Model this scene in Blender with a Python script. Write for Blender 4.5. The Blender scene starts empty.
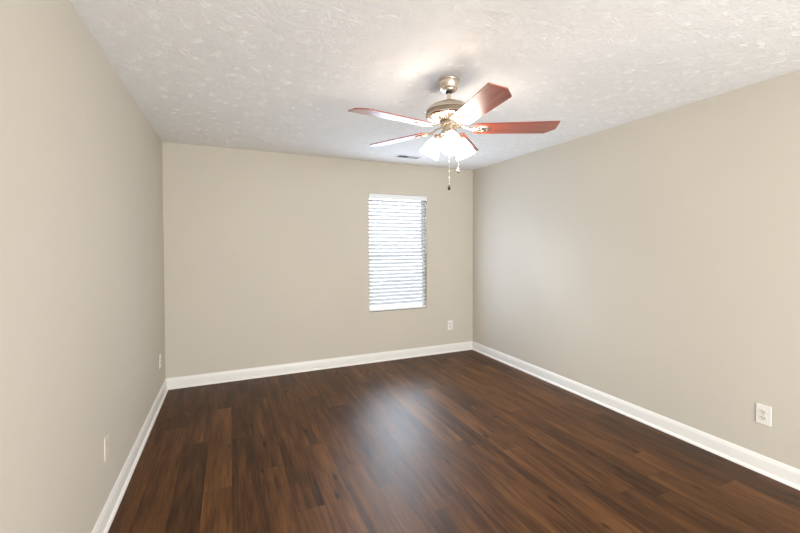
import bpy, bmesh, math, random
from mathutils import Vector, Matrix
R = math.radians
random.seed(4)
S = bpy.context.scene
COL = S.collection

# ------------------------------------------------------------------ camera
FPX, YAW, PITCH, ROLL, CY, CAMZ = 385.34, 0.4160, -0.0211, -0.0018, 253.23, 1.427
fw = Vector((math.sin(YAW)*math.cos(PITCH), math.cos(YAW)*math.cos(PITCH), math.sin(PITCH)))
rt = Vector((math.cos(YAW), -math.sin(YAW), 0)); up = rt.cross(fw)
rt2 = rt*math.cos(ROLL) + up*math.sin(ROLL); up2 = up*math.cos(ROLL) - rt*math.sin(ROLL)
cd = bpy.data.cameras.new('camera'); cam = bpy.data.objects.new('camera', cd); COL.objects.link(cam)
m = Matrix((rt2, up2, -fw)).transposed().to_4x4(); m.translation = (0, 0, CAMZ); cam.matrix_world = m
cd.sensor_width = 36; cd.sensor_fit = 'HORIZONTAL'; cd.lens = FPX*36/800
cd.shift_y = -(266.5-CY)/800; cd.clip_start = 0.05
S.camera = cam

# ------------------------------------------------------------------ light and exposure
WORLD = 26.0; LAMP = 29.0; REAR_FILL = 235.0; WINDOW_FILL = 27.0
S.view_settings.view_transform = 'Standard'; S.view_settings.look = 'None'
S.view_settings.gamma = 1; S.view_settings.use_curve_mapping = False
S.view_settings.exposure = 0.0
S.cycles.caustics_reflective = False; S.cycles.caustics_refractive = False; S.cycles.use_light_tree = True
S.cycles.use_adaptive_sampling = False; S.cycles.sample_clamp_indirect = 4.0; S.cycles.use_guiding = True
w = bpy.data.worlds.new('sky'); S.world = w; w.use_nodes = True
w.node_tree.nodes['Background'].inputs[0].default_value = (0.90, 0.95, 1.0, 1)
w.node_tree.nodes['Background'].inputs[1].default_value = WORLD

def area(name, loc, direction, sx, sy, power, col):
    l = bpy.data.lights.new(name, 'AREA'); l.shape = 'RECTANGLE'; l.size = sx; l.size_y = sy
    l.energy = power; l.color = col
    o = bpy.data.objects.new(name, l); COL.objects.link(o); o.location = loc
    o.rotation_euler = Vector(direction).to_track_quat('-Z', 'Y').to_euler()
    return o
# added fill: daylight stand-in before the blind, assumed bounce flash behind the camera
area('window_fill', (1.9335, 4.405, 1.24), (0, -1, 0), 0.76, 1.20, WINDOW_FILL, (0.64, 0.79, 1.0))
area('rear_fill', (1.2, -2.4, 1.0), (0, 1, 0.0), 2.6, 1.8, REAR_FILL, (0.93, 0.975, 1.0))

# ------------------------------------------------------------------ materials
def mat(name, base=(0.8,)*3, rough=0.5, metal=0.0, emit=None, estr=0.0, coat=0.0, spec=0.5):
    m = bpy.data.materials.new(name); m.use_nodes = True
    b = m.node_tree.nodes['Principled BSDF']
    b.inputs['Base Color'].default_value = (*base, 1); b.inputs['Roughness'].default_value = rough
    b.inputs['Metallic'].default_value = metal; b.inputs['Coat Weight'].default_value = coat
    b.inputs['Specular IOR Level'].default_value = spec
    if emit: b.inputs['Emission Color'].default_value = (*emit, 1); b.inputs['Emission Strength'].default_value = estr
    return m
class NT:
    def __init__(s, m): s.m = m; s.t = m.node_tree; s.b = s.t.nodes['Principled BSDF']
    def n(s, typ, **kw):
        x = s.t.nodes.new(typ)
        for k, v in kw.items(): setattr(x, k, v)
        return x
    def l(s, a, b): s.t.links.new(a, b)
    def math(s, op, a, b=None, c=None, clamp=False):
        x = s.n('ShaderNodeMath', operation=op); x.use_clamp = clamp
        for i, v in enumerate((a, b, c)):
            if v is None: continue
            if isinstance(v, (int, float)): x.inputs[i].default_value = v
            else: s.l(v, x.inputs[i])
        return x.outputs[0]
    def ramp(s, fac, stops, interp='LINEAR'):
        x = s.n('ShaderNodeValToRGB'); x.color_ramp.interpolation = interp; e = x.color_ramp.elements
        while len(e) < len(stops): e.new(0.5)
        for i, (p, c) in enumerate(stops): e[i].position = p; e[i].color = (*c, 1)
        s.l(fac, x.inputs[0]); return x.outputs[0]
    def mix(s, kind, fac, a, b):
        x = s.n('ShaderNodeMix', data_type='RGBA', blend_type=kind)
        for i, v in ((0, fac), (6, a), (7, b)):
            if isinstance(v, (int, float)): x.inputs[i].default_value = v
            elif isinstance(v, tuple): x.inputs[i].default_value = (*v, 1)
            else: s.l(v, x.inputs[i])
        return x.outputs[2]
    def smooth(s, v, a, b):
        x = s.n('ShaderNodeMapRange', interpolation_type='SMOOTHSTEP'); s.l(v, x.inputs[0])
        x.inputs[1].default_value = a; x.inputs[2].default_value = b; return x.outputs[0]
    def bump(s, h, strength, dist):
        x = s.n('ShaderNodeBump'); x.inputs['Strength'].default_value = strength; x.inputs['Distance'].default_value = dist
        s.l(h, x.inputs['Height']); s.l(x.outputs[0], s.b.inputs['Normal'])
    def obj(s): return s.n('ShaderNodeTexCoord').outputs['Object']
    def noise(s, vec, scale, detail=3, rough=0.5):
        x = s.n('ShaderNodeTexNoise'); x.inputs['Scale'].default_value = scale; x.inputs['Detail'].default_value = detail
        x.inputs['Roughness'].default_value = rough; s.l(vec, x.inputs['Vector']); return x.outputs['Fac']

WALLC = (0.60, 0.545, 0.462)
def wall_material():
    m = mat('painted_wall', WALLC, 0.6, spec=0.3); t = NT(m); v = t.obj()
    n = t.noise(v, 1.3, 2)
    c = t.ramp(n, [(0.3, tuple(x*0.985 for x in WALLC)), (0.7, tuple(x*1.015 for x in WALLC))])
    t.l(c, t.b.inputs['Base Color']); t.bump(t.noise(v, 260, 2), 0.10, 0.002)
    return m
def ceiling_material():
    m = mat('stomped_ceiling', (0.86, 0.85, 0.835), 0.8, spec=0.2); t = NT(m); v = t.obj()
    t.bump(t.math('ADD', t.noise(v, 60, 4), t.math('MULTIPLY', t.noise(v, 9, 3), 1.5)), 0.5, 0.006)
    return m
def floor_material():
    m = mat('walnut_planks', (0.1, 0.05, 0.03), 0.4, spec=0.17); t = NT(m); v = t.obj()
    sp = t.n('ShaderNodeSeparateXYZ'); t.l(v, sp.inputs[0]); x, y = sp.outputs[0], sp.outputs[1]
    PW, PL = 0.155, 1.22
    xr = t.math('DIVIDE', x, PW); row = t.math('FLOOR', xr)
    wn = t.n('ShaderNodeTexWhiteNoise', noise_dimensions='1D'); t.l(row, wn.inputs['W'])
    yr = t.math('DIVIDE', t.math('ADD', y, t.math('MULTIPLY', wn.outputs['Value'], 7.3)), PL); col = t.math('FLOOR', yr)
    cb = t.n('ShaderNodeCombineXYZ'); t.l(row, cb.inputs[0]); t.l(col, cb.inputs[1])
    w2 = t.n('ShaderNodeTexWhiteNoise', noise_dimensions='2D'); t.l(cb.outputs[0], w2.inputs['Vector'])
    rnd = w2.outputs['Value']; rc = t.n('ShaderNodeSeparateColor'); t.l(w2.outputs['Color'], rc.inputs[0])
    # grain, stretched along the plank, different in every plank
    off = t.n('ShaderNodeCombineXYZ'); t.l(t.math('MULTIPLY', rnd, 31), off.inputs[0]); t.l(t.math('MULTIPLY', rc.outputs[1], 57), off.inputs[1]); t.l(t.math('MULTIPLY', rc.outputs[2], 13), off.inputs[2])
    gv = t.n('ShaderNodeVectorMath', operation='ADD'); t.l(v, gv.inputs[0]); t.l(off.outputs[0], gv.inputs[1])
    def stretch(sx, sy):
        s = t.n('ShaderNodeVectorMath', operation='MULTIPLY'); t.l(gv.outputs[0], s.inputs[0]); s.inputs[1].default_value = (sx, sy, 1); return s.outputs[0]
    wide = t.noise(stretch(15, 1.6), 1.0, 4, 0.6)
    fine = t.noise(stretch(70, 3.5), 1.0, 5, 0.65)
    hair = t.noise(stretch(240, 7), 1.0, 3, 0.6)
    f = t.math('ADD', t.math('MULTIPLY', wide, 0.46), t.math('ADD', t.math('MULTIPLY', fine, 0.41), t.math('MULTIPLY', hair, 0.13)))
    f = t.math('ADD', f, t.math('MULTIPLY', t.math('SUBTRACT', rnd, 0.5), 0.11))
    c = t.ramp(f, [(0.33, (0.022, 0.0085, 0.0030)), (0.45, (0.058, 0.0235, 0.0080)), (0.55, (0.105, 0.043, 0.0140)), (0.68, (0.180, 0.078, 0.027))])
    # knots
    vo = t.n('ShaderNodeTexVoronoi', voronoi_dimensions='2D', feature='F1'); vo.inputs['Scale'].default_value = 1; t.l(stretch(7.5, 2.4), vo.inputs['Vector'])
    kc = t.n('ShaderNodeSeparateColor'); t.l(vo.outputs['Color'], kc.inputs[0])
    kd = t.math('ADD', vo.outputs['Distance'], t.math('MULTIPLY', t.math('SUBTRACT', fine, 0.5), 0.12))
    kn = t.math('MULTIPLY', t.math('SUBTRACT', 1.0, t.smooth(kd, 0.02, 0.13)), t.math('GREATER_THAN', kc.outputs[0], 0.72))
    c = t.mix('MIX', t.math('MULTIPLY', kn, 0.75), c, (0.010, 0.005, 0.003))
    # seams
    fx = t.math('FRACT', xr); fy = t.math('FRACT', yr)
    ex = t.math('MULTIPLY', t.math('MINIMUM', fx, t.math('SUBTRACT', 1.0, fx)), PW)
    ey = t.math('MULTIPLY', t.math('MINIMUM', fy, t.math('SUBTRACT', 1.0, fy)), PL)
    e = t.smooth(t.math('MINIMUM', ex, ey), 0.0004, 0.0022)
    c = t.mix('MIX', t.math('MULTIPLY', t.math('SUBTRACT', 1.0, e), 0.7), c, (0.008, 0.004, 0.003))
    t.l(c, t.b.inputs['Base Color'])
    rg = t.math("MULTIPLY_ADD", fine, 0.20, 0.36); t.l(rg, t.b.inputs['Roughness'])
    hh = t.math('ADD', t.math('MULTIPLY', e, 1.0), t.math('MULTIPLY', fine, 0.25)); t.bump(hh, 0.25, 0.0012)
    return m
def wood_blade_material():
    m = mat('mahogany', (0.2, 0.04, 0.02), 0.3, coat=1.0); t = NT(m); v = t.obj()
    s = t.n('ShaderNodeVectorMath', operation='MULTIPLY'); t.l(v, s.inputs[0]); s.inputs[1].default_value = (4, 60, 20)
    n = t.noise(s.outputs[0], 1.0, 5, 0.6)
    t.l(t.ramp(n, [(0.3, (0.17, 0.026, 0.012)), (0.55, (0.33, 0.055, 0.022)), (0.75, (0.43, 0.085, 0.035))]), t.b.inputs['Base Color'])
    t.b.inputs['Coat Roughness'].default_value = 0.24
    return m
def slat_material():
    m = bpy.data.materials.new('blind_slat'); m.use_nodes = True; nt = m.node_tree; b = nt.nodes['Principled BSDF']
    b.inputs['Base Color'].default_value = (0.86, 0.86, 0.86, 1); b.inputs['Roughness'].default_value = 0.4
    tr = nt.nodes.new('ShaderNodeBsdfTranslucent'); tr.inputs[0].default_value = (0.9, 0.92, 0.95, 1)
    mx = nt.nodes.new('ShaderNodeMixShader'); mx.inputs[0].default_value = 0.5
    nt.links.new(b.outputs[0], mx.inputs[1]); nt.links.new(tr.outputs[0], mx.inputs[2])
    nt.links.new(mx.outputs[0], nt.nodes['Material Output'].inputs[0]); return m
def glass_material():
    m = bpy.data.materials.new('window_glass'); m.use_nodes = True; nt = m.node_tree; nt.nodes.remove(nt.nodes['Principled BSDF'])
    tr = nt.nodes.new('ShaderNodeBsdfTransparent'); tr.inputs[0].default_value = (0.95, 0.97, 0.97, 1)
    gl = nt.nodes.new('ShaderNodeBsdfGlossy'); gl.inputs['Roughness'].default_value = 0.02
    fr = nt.nodes.new('ShaderNodeFresnel'); fr.inputs[0].default_value = 1.45
    mx = nt.nodes.new('ShaderNodeMixShader'); nt.links.new(fr.outputs[0], mx.inputs[0])
    nt.links.new(tr.outputs[0], mx.inputs[1]); nt.links.new(gl.outputs[0], mx.inputs[2])
    nt.links.new(mx.outputs[0], nt.nodes['Material Output'].inputs[0]); return m
M = dict(ivory=mat('ivory_plate', (0.68, 0.62, 0.53), 0.4), wall=wall_material(), ceiling=ceiling_material(), floor=floor_material(), blade=wood_blade_material(),
    slat=slat_material(), glass=glass_material(),
    trim=mat('white_trim', (0.83, 0.80, 0.75), 0.35), vinyl=mat('white_vinyl', (0.82, 0.83, 0.84), 0.4),
    plate=mat('white_plate', (0.82, 0.79, 0.74), 0.35), face=mat('receptacle_face', (0.74, 0.69, 0.58), 0.35),
    dark=mat('dark_slot', (0.02, 0.018, 0.015), 0.6), black=mat('black_rubber', (0.015, 0.013, 0.012), 0.5),
    nickel=mat('brushed_nickel', (0.72, 0.64, 0.54), 0.27, 1.0), ridge=mat('nickel_ridges', (0.36, 0.30, 0.23), 0.38, 1.0),
    screw=mat('screw_metal', (0.5, 0.47, 0.42), 0.3, 1.0),
    shade=mat('frosted_glass', (0.9, 0.88, 0.84), 0.4, emit=(1.0, 0.90, 0.77), estr=LAMP),
    bulb=mat('lit_bulb', (0.9, 0.88, 0.84), 0.4, emit=(1.0, 0.90, 0.77), estr=LAMP),
    vent=mat('vent_enamel', (0.80, 0.80, 0.80), 0.4), duct=mat('duct_shade', (0.10, 0.10, 0.11), 0.7),
    concrete=mat('pale_concrete', (0.22, 0.22, 0.215), 0.9), siding=mat('grey_siding', (0.13, 0.135, 0.145), 0.7))

# ------------------------------------------------------------------ mesh helpers
def obj(name, bm, m, parent=None, smooth=None, loc=None):
    bmesh.ops.recalc_face_normals(bm, faces=bm.faces)
    me = bpy.data.meshes.new(name); bm.to_mesh(me); bm.free(); me.materials.append(m)
    if smooth is not None:
        me.shade_smooth(); me.set_sharp_from_angle(angle=R(smooth))
    o = bpy.data.objects.new(name, me); COL.objects.link(o)
    if parent: o.parent = parent
    if loc: o.location = loc
    return o
def structure(name, bm, m, parent=None, smooth=None):
    o = obj(name, bm, m, parent, smooth)
    if not parent: o['kind'] = 'structure'
    return o
def thing(name, label, cat, loc, group=None, rot=None):
    o = bpy.data.objects.new(name, None); COL.objects.link(o); o.location = loc; o.empty_display_size = 0.05
    if rot: o.rotation_euler = rot
    o['label'] = label; o['category'] = cat
    if group: o['group'] = group
    return o
def box(bm, a, b, bevel=0.0, seg=2):
    r = bmesh.ops.create_cube(bm, size=1.0); vs = r['verts']
    for v in vs: v.co = Vector([(a[i]+b[i])/2 + v.co[i]*(b[i]-a[i]) for i in range(3)])
    if bevel:
        es = {e for v in vs for e in v.link_edges}
        bmesh.ops.bevel(bm, geom=list(es), offset=bevel, segments=seg, affect='EDGES', profile=0.6)
    return bm
def B(*a, **k): return box(bmesh.new(), *a, **k)
def lathe(bm, prof, seg=48, mtx=None, close=True):
    """prof: (r, z) pairs, top to bottom, about the Z axis"""
    rings = []
    for r, z in prof:
        if r < 1e-6: rings.append([bm.verts.new((0, 0, z))])
        else: rings.append([bm.verts.new((r*math.cos(2*math.pi*i/seg), r*math.sin(2*math.pi*i/seg), z)) for i in range(seg)])
    for a, b in zip(rings, rings[1:]):
        for i in range(seg):
            j = (i+1) % seg
            if len(a) == 1 and len(b) == 1: continue
            if len(a) == 1: bm.faces.new((a[0], b[j], b[i]))
            elif len(b) == 1: bm.faces.new((a[i], a[j], b[0]))
            else: bm.faces.new((a[i], a[j], b[j], b[i]))
    if mtx is not None: bmesh.ops.transform(bm, matrix=mtx, verts=[v for r in rings for v in r])
    return bm
def tube(bm, pts, r, seg=10, radii=None):
    pts = [Vector(p) for p in pts]; rings = []; prev = None
    for i, p in enumerate(pts):
        d = (pts[min(i+1, len(pts)-1)] - pts[max(i-1, 0)]).normalized()
        if prev is None: u = d.orthogonal().normalized()
        else: u = (prev - d*prev.dot(d)).normalized()
        prev = u; v = d.cross(u); rr = radii[i] if radii else r
        rings.append([bm.verts.new(p + (u*math.cos(2*math.pi*k/seg) + v*math.sin(2*math.pi*k/seg))*rr) for k in range(seg)])
    for a, b in zip(rings, rings[1:]):
        for k in range(seg): bm.faces.new((a[k], a[(k+1) % seg], b[(k+1) % seg], b[k]))
    bm.faces.new(rings[0][::-1]); bm.faces.new(rings[-1]); return bm
def prism(bm, outline, z0, z1):
    lo = [bm.verts.new((x, y, z0)) for x, y in outline]; hi = [bm.verts.new((x, y, z1)) for x, y in outline]
    n = len(lo); bm.faces.new(lo[::-1]); bm.faces.new(hi)
    for i in range(n): bm.faces.new((lo[i], lo[(i+1) % n], hi[(i+1) % n], hi[i]))
    return bm

# ------------------------------------------------------------------ room shell
XL, XR, YB, YF, H = -0.5949, 3.0340, 4.4096, -2.50, 2.44
WX0, WX1, WZ0, WZ1, T = 1.541, 2.326, 0.614, 2.055, 0.16       # window opening
structure('floor', B((XL-T, YF-T, -0.10), (XR+T, YB+T, 0)), M['floor'])
def stomped_ceiling():
    """a slab whose underside carries the crow's-foot plaster relief: fans of short ridges"""
    bm = B((XL-T, YF-T, H), (XR+T, YB+T, H+0.12)); rnd = random.Random(11)
    def ridge(cx, cy, a, r0, r1, w_, h_):
        c, s_ = math.cos(a), math.sin(a)
        def P(r, t, z): return bm.verts.new((cx + c*r - s_*t, cy + s_*r + c*t, H - z))
        L = r1-r0; A = P(r0, 0, -0.0005); Z = P(r1, 0, -0.0005); rows = []
        for f in (0.2, 0.55, 0.85):
            k = (0.85, 1.0, 0.6)[len(rows)]; off = rnd.uniform(-.0015, .0015)
            rows.append((P(r0+L*f, off-w_*k, -0.0005), P(r0+L*f, off, h_*k), P(r0+L*f, off+w_*k, -0.0005)))
        q = rows
        bm.faces.new((A, q[0][0], q[0][1])); bm.faces.new((A, q[0][1], q[0][2]))
        for u, v in zip(q, q[1:]):
            bm.faces.new((u[0], v[0], v[1], u[1])); bm.faces.new((u[1], v[1], v[2], u[2]))
        bm.faces.new((q[2][0], Z, q[2][1])); bm.faces.new((q[2][1], Z, q[2][2]))
    step = 0.150; y = 0.3; row = 0
    while y < YB:
        x = XL + (row % 2)*step/2
        while x < XR+step/2:
            cx, cy = x + rnd.uniform(-.045, .045), y + rnd.uniform(-.045, .045)
            a0 = rnd.uniform(0, 6.283); spread = rnd.uniform(1.6, 5.6); n = int(spread*rnd.uniform(2.4, 3.4)) + 3; R_ = rnd.uniform(0.058, 0.095)
            for i in range(n):
                a = a0 + spread*(i + rnd.uniform(-.35, .35))/n
                r0 = rnd.uniform(0.008, 0.026); r1 = R_*rnd.uniform(0.55, 1.1)
                ex, ey = cx + r1*math.cos(a), cy + r1*math.sin(a)
                if not (XL+.02 < ex < XR-.02 and ey < YB-.02 and XL+.02 < cx < XR-.02): continue
                if math.hypot(ex-1.245, ey-2.068) < 0.10 or math.hypot(cx-1.245, cy-2.068) < 0.10 or (1.70 < ex < 2.07 and 3.9 < ey < 4.13): continue
                ridge(cx, cy, a, r0, r1, rnd.uniform(0.0028, 0.0048), rnd.uniform(0.0006, 0.0011))
            x += step
        y += step*0.87; row += 1
    return bm
structure('ceiling', stomped_ceiling(), M['ceiling'])
structure('wall_left', B((XL-T, YF-T, 0), (XL, YB+T, H)), M['wall'])
structure('wall_right', B((XR, YF-T, 0), (XR+T, YB+T, H)), M['wall'])
def wall_with_hole(y0, y1, x0, x1, hx0, hx1, hz0, hz1):
    bm = bmesh.new()
    xs, zs = [x0, hx0, hx1, x1], [0, hz0, hz1, H]
    zs = sorted(set(zs)); nz = len(zs)
    g = {}
    for s, y in enumerate((y0, y1)):
        for i, x in enumerate(xs):
            for k, z in enumerate(zs): g[s, i, k] = bm.verts.new((x, y, z))
    cells = {(i, k) for i in range(3) for k in range(nz-1)} - {(1, zs.index(hz0))}
    for s in (0, 1):
        for i, k in cells: bm.faces.new((g[s, i, k], g[s, i+1, k], g[s, i+1, k+1], g[s, i, k+1]))
    for i, k in cells:
        for di, dk, e in ((-1, 0, ((i, k), (i, k+1))), (1, 0, ((i+1, k), (i+1, k+1))), (0, -1, ((i, k), (i+1, k))), (0, 1, ((i, k+1), (i+1, k+1)))):
            if (i+di, k+dk) not in cells:
                (a, b), (c, d) = e; bm.faces.new((g[0, a, b], g[0, c, d], g[1, c, d], g[1, a, b]))
    return bm
structure('wall_back', wall_with_hole(YB, YB+T, XL, XR, WX0, WX1, WZ0, WZ1), M['wall'])
structure('wall_front', B((XL, YF-T, 0), (XR, YF, H)), M['wall'])

# baseboards with a shoe moulding at the foot: profile (depth from wall, height)
BP = [(0, 0), (0.026, 0), (0.026, 0.006), (0.0235, 0.013), (0.018, 0.018), (0.013, 0.020), (0.013, 0.082), (0.0115, 0.090), (0.0085, 0.095),
      (0.0085, 0.100), (0.005, 0.106), (0.003, 0.110), (0, 0.110)]
def baseboard(name, p0, p1, nrm, m0, m1):
    """runs p0 -> p1 along a wall; nrm points into the room; m0, m1 mitre each end (1) or not (0)"""
    bm = bmesh.new(); p0, p1, nrm = Vector(p0), Vector(p1), Vector(nrm); d = (p1-p0).normalized(); rings = []
    for p, s, mi in ((p0, 1, m0), (p1, -1, m1)):
        rings.append([bm.verts.new(p + nrm*t + d*(s*mi*t) + Vector((0, 0, z))) for t, z in BP])
    n = len(BP)
    for i in range(n): bm.faces.new((rings[0][i], rings[0][(i+1) % n], rings[1][(i+1) % n], rings[1][i]))
    bm.faces.new(rings[0]); bm.faces.new(rings[1][::-1])
    return structure(name, bm, M['trim'], smooth=40)
baseboard('baseboard_left', (XL, YF, 0), (XL, YB, 0), (1, 0, 0), 0, 1)
baseboard('baseboard_back', (XL, YB, 0), (XR, YB, 0), (0, -1, 0), 1, 1)
baseboard('baseboard_right', (XR, YB, 0), (XR, YF, 0), (-1, 0, 0), 1, 0)

# ------------------------------------------------------------------ outside, seen in slivers between the slats
structure('ground', B((-12, YB+T+0.02, -0.6), (16, 22, -0.5)), M['concrete'])

structure('wall_outside', B((-6, 10.0, -0.5), (14, 10.3, 2.9)), M['siding'])

# ------------------------------------------------------------------ window: vinyl frame, two sashes, a pane in each
win = bpy.data.objects.new('window_1', None); COL.objects.link(win); win.location = ((WX0+WX1)/2, YB+0.085, WZ0); win['kind'] = 'structure'
def ring_frame(x0, x1, z0, z1, y0, y1, wd):
    bm = bmesh.new()
    box(bm, (x0, y0, z0), (x1, y1, z0+wd), 0.003); box(bm, (x0, y0, z1-wd), (x1, y1, z1), 0.003)
    box(bm, (x0, y0, z0+wd), (x0+wd, y1, z1-wd), 0.003); box(bm, (x1-wd, y0, z0+wd), (x1, y1, z1-wd), 0.003)
    return bm
hw, hh = (WX1-WX0)/2, WZ1-WZ0
obj('window_frame', ring_frame(-hw, hw, 0, hh, -0.018, 0.05, 0.012), M['vinyl'], win)
mid = hh*0.5
for (z0, z1, y) in ((0.013, mid+0.010, -0.001), (mid-0.010, hh-0.013, 0.030)):
    s = obj('sash', ring_frame(-hw+0.013, hw-0.013, z0, z1, y-0.014, y+0.014, 0.020), M['vinyl'], win)
    obj('pane', B((-hw+0.032, y-0.003, z0+0.019), (hw-0.032, y+0.003, z1-0.019)), M['glass'], s)

# ------------------------------------------------------------------ blind
BX0, BX1, BY = WX0+0.005, WX1-0.007, YB+0.034
bl = thing('window_blind', 'white two-inch slatted blind lowered over the bright back-wall window', 'blind', ((BX0+BX1)/2, BY, WZ0))
bw = (BX1-BX0)/2
bm = B((-bw, -0.024, hh-0.045), (bw, 0.026, hh-0.002), 0.002)
obj('headrail', bm, M['vinyl'], bl)
bm = B((-bw-0.003, -0.0375, hh-0.060), (bw+0.005, -0.027, hh-0.003), 0.003); obj('valance', bm, M['vinyl'], bl)
PITCH_, NS = 0.0452, 29; TILT = R(32); SD = 0.050
bm = bmesh.new(); zt = hh-0.085
for i in range(NS):
    z = zt - i*PITCH_; sec = []
    for k in range(7):
        u = -1 + 2*k/6; yy = u*SD/2; crown = 0.0022*(1-u*u)
        sec.append((yy*math.cos(TILT) - crown*math.sin(TILT), z + yy*math.sin(TILT) + crown*math.cos(TILT)))
    rows = []
    for dz in (0.0013, -0.0013):
        rows.append([[bm.verts.new((x, y, zz+dz)) for (y, zz) in sec] for x in (-bw, bw)])
    t_, b_ = rows
    for k in range(6):
        bm.faces.new((t_[0][k], t_[1][k], t_[1][k+1], t_[0][k+1])); bm.faces.new((b_[0][k], b_[0][k+1], b_[1][k+1], b_[1][k]))
        for e in (0, 1): bm.faces.new((t_[e][k], t_[e][k+1], b_[e][k+1], b_[e][k]))
    for k in (0, 6): bm.faces.new((t_[0][k], t_[1][k], b_[1][k], b_[0][k]))
obj('slats', bm, M['slat'], bl, smooth=40)
obj('bottom_rail', B((-bw, -0.026, 0.006), (bw, 0.022, 0.026), 0.004), M['vinyl'], bl)
for x in (-bw+0.115, bw-0.115):
    bm = bmesh.new()
    for y in (-0.0275, 0.0275): tube(bm, [(x, y, hh-0.05), (x, y*0.9, 0.024)], 0.0009, 6)
    for i in range(NS):
        z = zt - i*PITCH_ - 0.003; tube(bm, [(x, -0.0272, z-0.015), (x, 0.0272, z+0.015)], 0.0007, 5)
    obj('ladder_cord', bm, M['vinyl'], bl)
wd = obj('tilt_wand', tube(bmesh.new(), [(-bw+0.108, -0.034, hh-0.064), (-bw+0.107, -0.0345, hh-0.40), (-bw+0.106, -0.035, hh-0.73)], 0.0042, 6), M['vinyl'], bl)
wd['label'] = 'clear white tilt wand hanging down the blind'

# ------------------------------------------------------------------ ceiling fan
FX, FY, ZC = 1.2448, 2.0676, 2.44
fan = thing('ceiling_fan', 'five-blade mahogany and nickel ceiling fan with three lit glass shades', 'ceiling fan', (FX, FY, ZC))
def fz(prof): return [(r, z-ZC) for r, z in prof]
bm = lathe(bmesh.new(), fz([(0, 2.44), (0.068, 2.44), (0.0685, 2.434), (0.0665, 2.430), (0.0635, 2.428), (0.0625, 2.418), (0.0595, 2.404), (0.055, 2.394),
    (0.0535, 2.390), (0.0540, 2.386), (0.0515, 2.382), (0.0460, 2.380), (0.0440, 2.375), (0.036, 2.371), (0, 2.371)])); obj('canopy', bm, M['nickel'], fan, 35)
bm = lathe(bmesh.new(), fz([(0, 2.377), (0.016, 2.376), (0.021, 2.370), (0.019, 2.362), (0.012, 2.357), (0, 2.357)]), 24)
o = obj('hanger_ball', bm, M['black'], fan, 50); o['label'] = 'black hanger ball under the canopy'
bm = lathe(bmesh.new(), fz([(0, 2.362), (0.0115, 2.362), (0.0115, 2.326), (0.018, 2.323), (0.018, 2.306), (0, 2.306)]), 24); obj('downrod', bm, M['nickel'], fan, 35)
motor = obj('motor_housing', lathe(bmesh.new(), fz([(0, 2.314), (0.022, 2.314), (0.030, 2.309), (0.070, 2.300), (0.108, 2.284), (0.129, 2.268), (0.139, 2.255), (0.1425, 2.247),
    (0.1425, 2.244), (0.137, 2.242), (0.137, 2.224), (0.1425, 2.222), (0.144, 2.217), (0.141, 2.211), (0.137, 2.207), (0.128, 2.203), (0.112, 2.196),
    (0.092, 2.190), (0.075, 2.186), (0.062, 2.184), (0, 2.184)]), 64), M['nickel'], fan, 30)
bm = lathe(bmesh.new(), fz([(0.1365, 2.2425), (0.1395, 2.2415), (0.1395, 2.2245), (0.1365, 2.2235)]), 72)
for i in range(72):
    a = 2*math.pi*i/72; c, s_ = math.cos(a), math.sin(a)
    tube(bm, [(0.1395*c, 0.1395*s_, 2.240-ZC), (0.1395*c, 0.1395*s_, 2.226-ZC)], 0.0026, 6)
o = obj('ridged_band', bm, M['ridge'], motor, 30); o['label'] = 'darker fluted band round the motor'
for i in range(10):
    a = 2*math.pi*(i+0.5)/10; c, s_ = math.cos(a), math.sin(a)
    bm = tube(bmesh.new(), [((r)*c, (r)*s_, z-ZC) for r, z in ((0.132, 2.2035), (0.110, 2.194), (0.088, 2.188), (0.066, 2.184))], 0.004, 6, [0.0045, 0.004, 0.0035, 0.003])
    obj('rib', bm, M['nickel'], motor, 50)
obj('flywheel_ring', lathe(bmesh.new(), fz([(0, 2.185), (0.052, 2.185), (0.058, 2.181), (0.060, 2.172), (0.058, 2.160), (0.054, 2.156), (0, 2.156)])), M['nickel'], fan, 35)
obj('switch_housing', lathe(bmesh.new(), fz([(0, 2.158), (0.046, 2.158), (0.048, 2.154), (0.048, 2.118), (0.051, 2.114), (0.051, 2.106), (0.046, 2.102), (0.045, 2.086),
    (0.038, 2.074), (0.024, 2.066), (0.010, 2.063), (0.006, 2.057), (0, 2.056)])), M['nickel'], fan, 35)

# blades (built along +X, then turned), pitched so the clockwise edge is the higher one
ZB, RT, TH0 = 2.1425, 0.648, -26.8
def rounded(pts_r):  # polygon with a radius at each corner
    out = []; n = len(pts_r)
    for i in range(n):
        p = Vector(pts_r[i][:2]); a = Vector(pts_r[i-1][:2]); b = Vector(pts_r[(i+1) % n][:2]); r = pts_r[i][2]
        da, db = (a-p).normalized(), (b-p).normalized()
        for k in range(5):
            t = k/4; q = (p+da*r)*(1-t)**2 + p*2*t*(1-t) + (p+db*r)*t*t; out.append((q.x, q.y))
    return out
BLADE = rounded([(0.150, -0.064, 0.022), (RT, -0.077, 0.006), (RT+0.004, 0.022, 0.006), (RT-0.052, 0.077, 0.006), (0.150, 0.064, 0.022)])
IRON = rounded([(0.045, -0.014, 0.002), (0.100, -0.010, 0.02), (0.140, -0.012, 0.015), (0.165, -0.034, 0.016), (0.205, -0.030, 0.015), (0.252, -0.016, 0.014),
                (0.252, 0.016, 0.014), (0.205, 0.030, 0.015), (0.165, 0.034, 0.016), (0.140, 0.012, 0.015), (0.100, 0.010, 0.02), (0.045, 0.014, 0.002)])
def bev(bm, w_):
    es = [e for e in bm.edges if len(e.link_faces) == 2 and e.calc_face_angle(0) > R(50)]
    bmesh.ops.bevel(bm, geom=es, offset=w_, segments=2, affect='EDGES'); return bm
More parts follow.
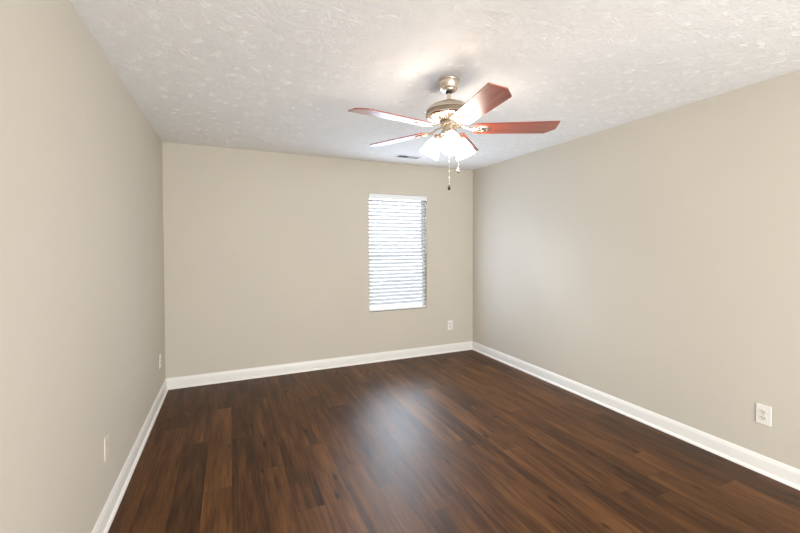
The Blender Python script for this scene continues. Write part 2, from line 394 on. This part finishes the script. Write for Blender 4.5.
def arm_bend(bm):       # the iron rises from the blade plane to the flywheel ring near the hub
    for v in bm.verts:
        r = v.co.x; t = min(1, max(0, (0.150-r)/0.075)); t = t*t*(3-2*t); v.co.z += 0.020*t
    return bm
blade_me = iron_me = None
for k in range(5):
    a = R(TH0 - 72*k); rot = Matrix.Rotation(a, 4, 'Z') @ Matrix.Rotation(R(-9.5), 4, 'X')
    if k == 0:
        bd = obj('blade', bev(prism(bmesh.new(), BLADE, -0.003, 0.003), 0.0012), M['blade'], fan)
        ir = obj('blade_iron', arm_bend(bev(prism(bmesh.new(), IRON, -0.0085, -0.003), 0.0014)), M['nickel'], bd, 40)
        scs = []
        for x, y in ((0.178, -0.021), (0.178, 0.021), (0.232, 0)):
            bm = lathe(bmesh.new(), [(0, -0.0082), (0.0055, -0.0082), (0.005, -0.0105), (0.003, -0.0115), (0, -0.0115)], 14, Matrix.Translation((x, y, 0)))
            scs.append(obj('screw', bm, M['screw'], bd, 40))
        tube_bm = bmesh.new(); pts = []
        for q in range(25):
            t = q/24*math.pi*1.5 + 0.4; pts.append((0.190+0.021*math.cos(t), 0.021*math.sin(t), -0.0095))
        sco = obj('scroll', tube(tube_bm, pts, 0.0030, 8), M['nickel'], bd, 50)
        blade_objs = (bd, ir, sco, *scs)
    else:
        bd = blade_objs[0].copy(); COL.objects.link(bd)
        for src in blade_objs[1:]:
            c = src.copy(); COL.objects.link(c); c.parent = bd
    bd.location = (0, 0, ZB-ZC); bd.rotation_euler = rot.to_euler()

# three lit bell shades
SHADE = [(0.0255, 0), (0.0285, 0.008), (0.036, 0.022), (0.0445, 0.040), (0.051, 0.060), (0.0555, 0.082), (0.060, 0.102), (0.0655, 0.116)]
shade_prof = SHADE + [(r-0.003, t) for r, t in SHADE[::-1]]
cam_a = math.atan2(-FY, -FX)
shade_objs = None
for k in range(3):
    a = cam_a + R(8) + k*2*math.pi/3
    neck = Vector((0.080, 0, 2.094-ZC)); axis = Vector((0.058, 0, -0.100)).normalized()
    Q = Matrix.Translation(neck) @ axis.to_track_quat('Z', 'Y').to_matrix().to_4x4()
    if k == 0:
        bm = tube(bmesh.new(), [(0.030, 0, 2.108-ZC), (0.050, 0, 2.116-ZC), (0.064, 0, 2.115-ZC), tuple(neck - axis*0.016)], 0.0085, 12)
        arm = obj('lamp_arm', bm, M['nickel'], fan, 50)
        bm = lathe(bmesh.new(), [(0, -0.026), (0.014, -0.026), (0.022, -0.020), (0.0275, -0.010), (0.0290, 0.004), (0.0270, 0.008), (0, 0.004)], 32, Q)
        soc = obj('socket_cup', bm, M['nickel'], arm, 40)
        bm = lathe(bmesh.new(), shade_prof, 40, Q); sh = obj('lamp_shade', bm, M['shade'], fan, 60)
        bm = lathe(bmesh.new(), [(0, 0.010), (0.013, 0.010), (0.0135, 0.028), (0.020, 0.045), (0.0265, 0.062), (0.027, 0.075), (0.022, 0.088), (0.012, 0.096), (0, 0.098)], 24, Q)
        bu = obj('bulb', bm, M['bulb'], sh, 60)
        shade_objs = (arm, soc, sh, bu)
    else:
        arm = shade_objs[0].copy(); COL.objects.link(arm); c = shade_objs[1].copy(); COL.objects.link(c); c.parent = arm
        sh = shade_objs[2].copy(); COL.objects.link(sh); c = shade_objs[3].copy(); COL.objects.link(c); c.parent = sh
    arm.rotation_euler.z = a; sh.rotation_euler.z = a

# pull chains
rv = Vector((math.cos(-YAW), math.sin(-YAW), 0))
def chain(off, dep, z0, z1, fob, label):
    p = rv*off + Vector((-math.sin(YAW), -math.cos(YAW), 0))*dep
    bm = tube(bmesh.new(), [(p.x, p.y, z0-ZC), (p.x, p.y, z1-ZC)], 0.0010, 6)
    for i in range(int((z0-z1)/0.006)):
        bmesh.ops.create_icosphere(bm, subdivisions=1, radius=0.0018, matrix=Matrix.Translation((p.x, p.y, z0-ZC-0.003-i*0.006)))
    c = obj('pull_chain', bm, M['nickel'], fan, 60); c['label'] = label
    prof, mt = fob
    obj('fob', lathe(bmesh.new(), [(r, z1-ZC+z) for r, z in prof], 20, Matrix.Translation((p.x, p.y, 0))), mt, c, 60)
chain(-0.003, 0.040, 2.075, 1.790, ([(0, 0.004), (0.003, 0.002), (0.004, -0.006), (0.008, -0.014), (0.009, -0.024), (0.006, -0.028), (0, -0.028)], M['black']), 'longer pull chain with dark bell fob')
chain(0.057, 0.0, 2.084, 1.902, ([(0, 0.004), (0.004, 0.0), (0.010, -0.008), (0.0125, -0.018), (0.010, -0.027), (0.004, -0.032), (0, -0.032)], M['nickel']), 'shorter pull chain with round fob')
bm = tube(bmesh.new(), [tuple(rv*0.044 + Vector((0, 0, 2.086-ZC))), tuple(rv*0.058 + Vector((0, 0, 2.086-ZC)))], 0.003, 8)
obj('chain_bracket', bm, M['nickel'], fan, 50)

# ------------------------------------------------------------------ ceiling register
vt = thing('ceiling_vent', 'white louvered air vent in ceiling near the back wall', 'vent', (1.885, 4.02, H))
bm = bmesh.new(); vx, vy = 0.150, 0.075
for x0, x1, y0, y1 in ((-vx, vx, -vy, -vy+0.020), (-vx, vx, vy-0.020, vy), (-vx, -vx+0.020, -vy+0.020, vy-0.020), (vx-0.020, vx, -vy+0.020, vy-0.020)):
    box(bm, (x0, y0, -0.007), (x1, y1, 0), 0.002)
box(bm, (-0.004, -vy+0.02, -0.006), (0.004, vy-0.02, -0.001))
obj('frame', bm, M['vent'], vt)
obj('duct_opening', B((-vx+0.018, -vy+0.018, -0.0012), (vx-0.018, vy-0.018, -0.0002)), M['duct'], vt)  # flat dark sheet, the shade inside the duct put into its colour
for sgn in (-1, 1):
    bm = bmesh.new()
    for i in range(8):
        x = sgn*(0.018 + i*0.0145); d = 0.0028*sgn
        vs = [bm.verts.new((x-d*s1, yy, zz)) for yy in (-vy+0.019, vy-0.019) for (s1, zz) in ((1, -0.0012), (-1, -0.0062))]
        f = bm.faces.new((vs[0], vs[1], vs[3], vs[2]))
    r = bmesh.ops.solidify(bm, geom=bm.faces[:], thickness=0.0012)
    obj('louver', bm, M['vent'], vt)

# ------------------------------------------------------------------ wall outlets (built facing -Y)
def make_outlet(label, loc, rz):
    t = thing('wall_outlet', label, 'outlet', loc, None, (0, 0, rz))
    obj('cover_plate', B((-0.038, -0.006, -0.062), (0.038, 0, 0.062), 0.0035, 3), M['plate'], t)
    for z in (0.0195, -0.0195):
        out = [(0.0172*math.cos(q)*1.0, 0.0145*math.copysign(min(abs(math.sin(q)), 0.86), math.sin(q))) for q in [2*math.pi*i/32 for i in range(32)]]
        bm = prism(bmesh.new(), out, 0, 0.0085); bmesh.ops.transform(bm, matrix=Matrix.Translation((0, 0, z)) @ Matrix.Rotation(R(90), 4, 'X'), verts=bm.verts[:])
        rc = obj('receptacle', bm, M['face'], t, 40)
        bm = bmesh.new()
        box(bm, (-0.0078, -0.0089, z-0.001), (-0.0052, -0.0080, z+0.0075)); box(bm, (0.0052, -0.0089, z-0.0005), (0.0078, -0.0080, z+0.0065))
        lathe(bm, [(0, -0.0004), (0.0028, -0.0004), (0.0028, 0.0004), (0, 0.0004)], 14, Matrix.Translation((0, -0.0085, z-0.0075)) @ Matrix.Rotation(R(90), 4, 'X'))
        sl = obj('slots', bm, M['dark'], rc); sl['label'] = 'dark plug slots'
    obj('screw', lathe(bmesh.new(), [(0, 0.0075), (0.002, 0.0075), (0.003, 0.006), (0.003, 0.004), (0, 0.004)], 14, Matrix.Rotation(R(90), 4, 'X')), M['screw'], t, 40)
    return t
def dup(src, label, loc, rz):
    r = src.copy(); COL.objects.link(r); r.location = loc; r.rotation_euler = (0, 0, rz); r['label'] = label
    for ch in src.children:
        c = ch.copy(); COL.objects.link(c); c.parent = r
        for g in ch.children:
            d = g.copy(); COL.objects.link(d); d.parent = c
    return r
o1 = make_outlet('white duplex outlet on the wall just right of the blind-covered window', (2.675, YB, 0.361), 0)
o2 = dup(o1, 'white duplex outlet on the right-hand wall above the baseboard, seen largest', (XR, 1.261, 0.367), R(-90))
o3 = thing('wall_plate', 'blank ivory plate low on the left wall, no sockets, close to the viewer', 'wall plate', (XL, 2.415, 0.388), None, (0, 0, R(90)))
obj('cover_plate', B((-0.037, -0.006, -0.060), (0.037, 0, 0.060), 0.0035, 3), M['ivory'], o3)
for z in (0.042, -0.042):
    obj('screw', lathe(bmesh.new(), [(0, 0.0072), (0.002, 0.0072), (0.003, 0.006), (0.003, 0.004), (0, 0.004)], 14, Matrix.Translation((0, 0, z)) @ Matrix.Rotation(R(90), 4, 'X')), M['ivory'], o3, 40)
o4 = dup(o1, 'white duplex outlet on the left wall close to the back corner', (XL, 4.09, 0.372), R(90))
for o in (o1, o2, o4): o['group'] = 'outlets low on the walls'
